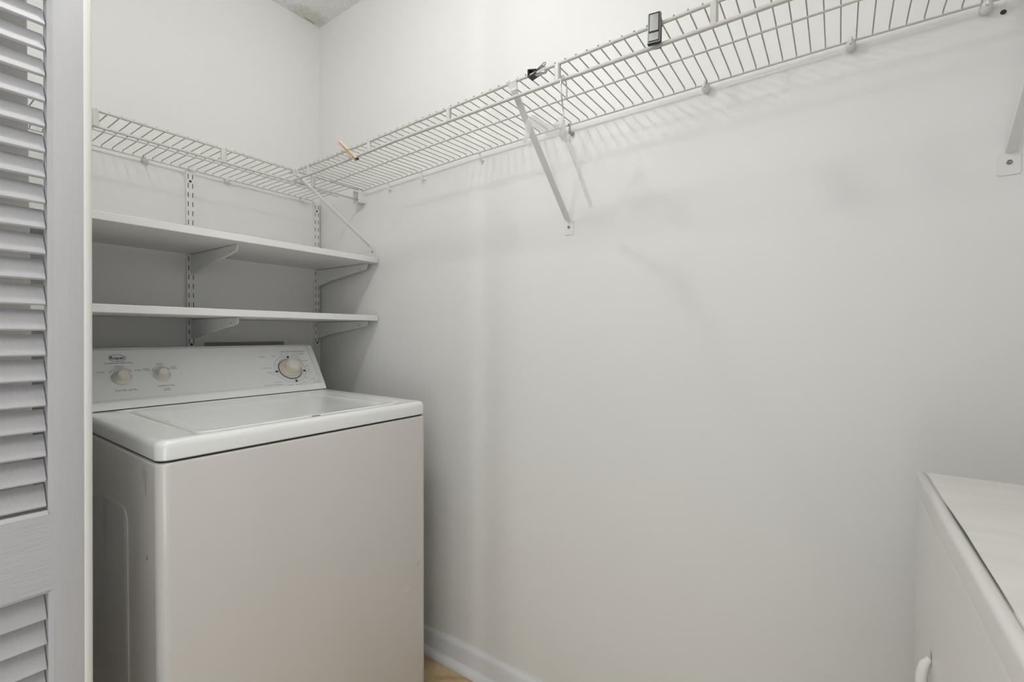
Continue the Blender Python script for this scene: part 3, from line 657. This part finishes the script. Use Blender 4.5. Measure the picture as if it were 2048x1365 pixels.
# ------------------------------------------------------------------ diagonal support braces
def brace(xt, yt, zt, xw, zw, label, wd=0.0150):
    t = thing('support_brace', label, 'support brace', (xw, 0, zw), 0, 'diagonal shelf braces')
    a = Vector((xt - xw, yt + 0.001, zt - zw - 0.010)); b_ = Vector((0, -0.0055, 0.022))
    d_ = (b_ - a); ln = d_.length; zz = d_.normalized(); xx = Vector((1, 0, 0)); yy = zz.cross(xx).normalized(); xx = yy.cross(zz)
    m_ = Matrix((xx, yy, zz)).transposed().to_4x4(); m_.translation = a
    bm = new(); h = wd / 2; g = 0.0070
    pr = [(-h, 0.001), (-h + 0.001, 0), (h - 0.001, 0), (h, 0.001), (h, g - 0.001), (h - 0.001, g), (-h + 0.001, g), (-h, g - 0.001)]
    v0 = [bm.verts.new(m_ @ Vector((p[0], p[1], 0.004))) for p in pr]; v1 = [bm.verts.new(m_ @ Vector((p[0], p[1] , ln - 0.002))) for p in pr]
    for i in range(8): bm.faces.new((v0[i], v0[(i + 1) % 8], v1[(i + 1) % 8], v1[i]))
    bm.faces.new(v0[::-1]); bm.faces.new(v1)
    # flat bent tongue from the strut to the wall plate
    obj('strut', bm, m_metal, t, 30)
    bm = new(); pts = rrect(-0.0150, 0.0150, -0.021, 0.019, 0.005, 4); prism(bm, pts, 'y', -0.0020, 0.0, 0.0005, 1); obj('wall_plate', bm, m_metal, t)
    bm = new(); lathe(bm, [(0.0038, 0.002), (0.0042, 0.0034), (0.0028, 0.0044), (0.0018, 0.0036), (0, 0.0036)], frame((0, 0, 0.001), (1, 0, 0), (0, 0, 1)), 16); obj('screw', bm, m_screw, t)
    bm = new(); q = Vector((xt - xw, yt, zt - zw)); hw = wd / 2 + 0.003
    for s in (-1, 1):
        tube(bm, [a + xx * s * h * 0.8 + zz * 0.012, q + Vector((s * hw, -0.001, -0.0075)), q + Vector((s * (hw + 0.001), -0.0060, 0.0)), q + Vector((s * (hw + 0.001), -0.0015, 0.0062)), q + Vector((s * (hw + 0.001), 0.0050, 0.0045))], 0.0017, 8)
    obox(bm, Matrix.Translation(q + Vector((0, 0.001, -0.0095))) @ Matrix.Rotation(0.5, 4, 'X'), wd + 0.004, 0.0016, 0.016)
    obj('rail_hook', bm, m_metal, t, 40)
brace(1.222, -0.285, zf(1.22), 1.217, 1.424, 'white diagonal support brace beside the clear hanger')
brace(0.312, -0.285, zf(0.31), 0.356, 1.440, 'white diagonal support brace at the corner above the upper board')
brace(2.094, -0.285, zf(2.09), 2.086, 1.424, 'white diagonal support brace at the right edge with square wall plate', 0.0150)
bm = new(); lathe(bm, [(0.0042, 0.0006), (0.0030, 0.0003), (0.0026, -0.0), (0, 0.0001)], frame((2.076, -0.0003, 1.6905), (1, 0, 0), (0, 0, 1)), 14)
o = obj('wall_anchor', bm, m_black); tag(o, 'tiny dark screw hole in the wall beside the rightmost clip', 'screw hole')

# ------------------------------------------------------------------ small things on the rails
def local_axes(origin, fw, upv):
    return frame(origin, fw, upv)
# black clip with two grey panels, standing over front rail and hanging rail
xc = 1.553; zc = 1.6955
t = thing('black_clip', 'small black plastic clip with two grey panels on the front rails', 'clip', (xc, -0.285, zc)); 
tilt = Matrix.Rotation(math.radians(10), 4, 'Z') @ Matrix.Rotation(math.radians(-6), 4, 'X')
def B(name, m_, cx, cy, cz, sx, sy, sz, bev, par):
    return obj(name, obox(new(), tilt @ Matrix.Translation((cx, cy, cz)), sx, sy, sz, bev, 3), m_, par)
case = B('case', m_black, 0, -0.0125, 0, 0.0245, 0.008, 0.062, 0.003, t)
B('front_frame', m_silver, 0, -0.0169, 0, 0.0225, 0.0016, 0.0595, 0.0007, case)
B('inner_frame', m_black, 0, -0.0180, 0.0, 0.0200, 0.0012, 0.0570, 0.0005, case)
B('grey_panel', m_silver, 0, -0.0190, 0.0085, 0.0160, 0.0012, 0.0330, 0.0005, t); B('grey_panel', m_silver, 0, -0.0190, -0.0195, 0.0175, 0.0012, 0.0150, 0.0005, t)
B('spring_jaw', m_black, 0.004, 0.006, -0.005, 0.014, 0.003, 0.045, 0.001, t); B('hinge', m_black, 0.010, -0.003, 0.018, 0.005, 0.016, 0.010, 0.002, t)
# black clamp with steel arms around the front rail
x0 = 1.279; zc = zf(1.285)
t = thing('binder_clip', 'black spring clip with metal arms on the front rail', 'clip', (x0, -0.285, zc)); t.scale = (0.84, 0.84, 0.84)
bm = new()
prism(bm, [(-0.014, -0.0095), (-0.014, 0.0095), (-0.012, 0.0110), (0.013, 0.0045), (0.013, 0.0032), (-0.0115, 0.0088), (-0.0115, -0.0088), (0.013, -0.0032), (0.013, -0.0045), (-0.012, -0.0110)], 'y', -0.0110, 0.0110)
for v in bm.verts: v.co = Vector((v.co.x, v.co.y, v.co.z))
obj('spring_body', bm, m_black, t, 30)
bm = new(); tube(bm, [(0.013, -0.007, 0.005), (0.022, -0.006, 0.010), (0.034, -0.004, 0.017), (0.036, 0.0, 0.018), (0.034, 0.004, 0.017), (0.022, 0.006, 0.010), (0.013, 0.007, 0.005)], 0.0015, 8)
obox(bm, Matrix.Translation((0.020, 0, 0.0085)) @ Matrix.Rotation(-0.55, 4, 'Y'), 0.020, 0.011, 0.0012); obj('arm', bm, m_steel, t, 50)
bm = new(); tube(bm, [(0.013, -0.007, -0.005), (0.024, -0.006, -0.006), (0.038, -0.004, -0.004), (0.041, 0.0, -0.003), (0.038, 0.004, -0.004), (0.024, 0.006, -0.006), (0.013, 0.007, -0.005)], 0.0015, 8)
obox(bm, Matrix.Translation((0.018, 0, -0.0065)) @ Matrix.Rotation(0.05, 4, 'Y'), 0.036, 0.012, 0.0014); obj('arm', bm, m_steel, t, 50)
# wooden clothespin clipped on the hanging rail
p_top = Vector((0.578, -0.300, 1.7150)); p_bot = Vector((0.643, -0.2915, 1.6530))
t = thing('clothespin', 'wooden spring clothespin clipped on the hanging rail near the corner', 'clothespin', p_bot)
ax = (p_top - p_bot).normalized(); Lp = (p_top - p_bot).length
sd = Vector((0.72, -0.25, 0.60)); sd = (sd - ax * sd.dot(ax)).normalized(); nr = ax.cross(sd)
def half(sg, name='half'):
    m_ = Matrix((sd * sg, nr * sg, ax)).transposed().to_4x4()
    bm = new()
    pr = [(0.0008, -0.006), (0.0062, -0.006), (0.0062, 0.010), (0.0062, 0.030), (0.0052, 0.036), (0.0056, 0.040), (0.0056, Lp), (0.0022, Lp), (0.0016, 0.045), (0.0010, 0.034), (0.0012, 0.012), (0.0030, 0.006), (0.0030, 0.0)]
    prism(bm, [(p[0], p[1]) for p in pr], 'y', -0.0045, 0.0045, 0.0005, 1)
    bm.transform(m_); obj(name, bm, m_wood, t, 30)
half(1, 'wooden_half'); half(-1, 'wooden_half')
m_ = Matrix((sd, nr, ax)).transposed().to_4x4()
bm = new(); tube(bm, [m_ @ Vector((0.0095 * math.cos(a), -0.006 + 0.0125 * a / (6 * PI), 0.036 + 0.0035 * math.sin(a))) for a in [k * PI / 8 for k in range(0, 49)]], 0.0007, 6); obj('spring', bm, m_steel, t, 60)
bm = new(); obox(bm, Matrix.Translation(Vector((0.011, 0.000, -0.004))), 0.009, 0.008, 0.006, 0.0015); obj('jaw_pad', bm, m_dark, t)
# clear hanger
HX, HY, HZ = 1.3545, -0.2855, lerp_table(ZL_, 1.372) + 0.0045
t = thing('coat_hanger', 'clear plastic coat hanger with steel hook hanging from the long wire shelf', 'hanger', (HX, HY, HZ), 0)
hd = Vector((math.sin(-0.14), math.cos(-0.14), 0)).normalized(); hz = Vector((0, 0, 1)); hn = Vector((hd.y, -hd.x, 0))
def hp(s, z, n=0.0): return hd * s + hz * z + hn * n
hook = [hp(0.0205, -0.034), hp(0.021, -0.028), hp(0.020, -0.012), hp(0.014, 0.0005), hp(0.004, 0.0040), hp(-0.0060, 0.0018), hp(-0.0125, -0.008), hp(-0.015, -0.022), hp(-0.013, -0.040), hp(-0.007, -0.056), hp(-0.001, -0.070), hp(0.000, -0.085), hp(0.000, -0.102)]
def smooth(pts, k=2):
    for _ in range(k):
        q = [pts[0]]
        for a, b_ in zip(pts, pts[1:]): q += [a * 0.75 + b_ * 0.25, a * 0.25 + b_ * 0.75]
        pts = q + [pts[-1]]
    return pts
obj('hook', tube(new(), smooth(hook), 0.00155, 8), m_chrome, t, 60)
bm = new(); ZN = -0.097
def flat_bar(bm, pts, wds, thk, n=10):
    rings = []
    for i, (s, z) in enumerate(pts):
        a = pts[max(i - 1, 0)]; b_ = pts[min(i + 1, len(pts) - 1)]
        dx, dz = b_[0] - a[0], b_[1] - a[1]; l = math.hypot(dx, dz); nx, nz_ = -dz / l, dx / l
        rings.append([bm.verts.new(hp(s + nx * wds[i] * math.cos(t_), z + nz_ * wds[i] * math.cos(t_), thk * math.sin(t_))) for t_ in [2 * PI * k / n for k in range(n)]])
    for a, b_ in zip(rings, rings[1:]): ring_faces(bm, a, b_)
    bm.faces.new(rings[0][::-1]); bm.faces.new(rings[-1])
def sm2(pts, k=2):
    pts = [Vector(p) for p in pts]; return smooth(pts, k)
def arm_(sg):
    T_ = {-1: [(0.03, -.026, .013), (.07, -.046, .012), (.11, -.053, .0115), (.145, -.056, .0115), (.168, -.066, .011), (.182, -.088, .009), (.188, -.110, .006)],
          1: [(0.03, -.028, .013), (.07, -.052, .0095), (.10, -.070, .0085), (.13, -.090, .008), (.16, -.108, .0085), (.185, -.124, .008), (.193, -.136, .006)]}[sg]
    q = sm2([(0.0, ZN - 0.022, 0.014)] + [(sg * a_, ZN + b_, c_) for a_, b_, c_ in T_])
    flat_bar(bm, [(v.x, v.y) for v in q], [v.z for v in q], 0.0042)
arm_(-1); arm_(1)
flat_bar(bm, [(0, ZN + 0.004), (0, ZN - 0.008), (0, ZN - 0.022), (0, ZN - 0.036)], [0.0055, 0.0075, 0.0165, 0.020], 0.0052)
flat_bar(bm, [(-0.018, ZN + 0.002), (-0.018, ZN - 0.020)], [0.004, 0.005], 0.0045)
for sg in (-1, 1):
    flat_bar(bm, [(sg * 0.040, ZN - 0.014), (sg * 0.040, ZN - 0.026)], [0.004, 0.004], 0.0030)
obj('clear_body', bm, m_clear, t, 60)
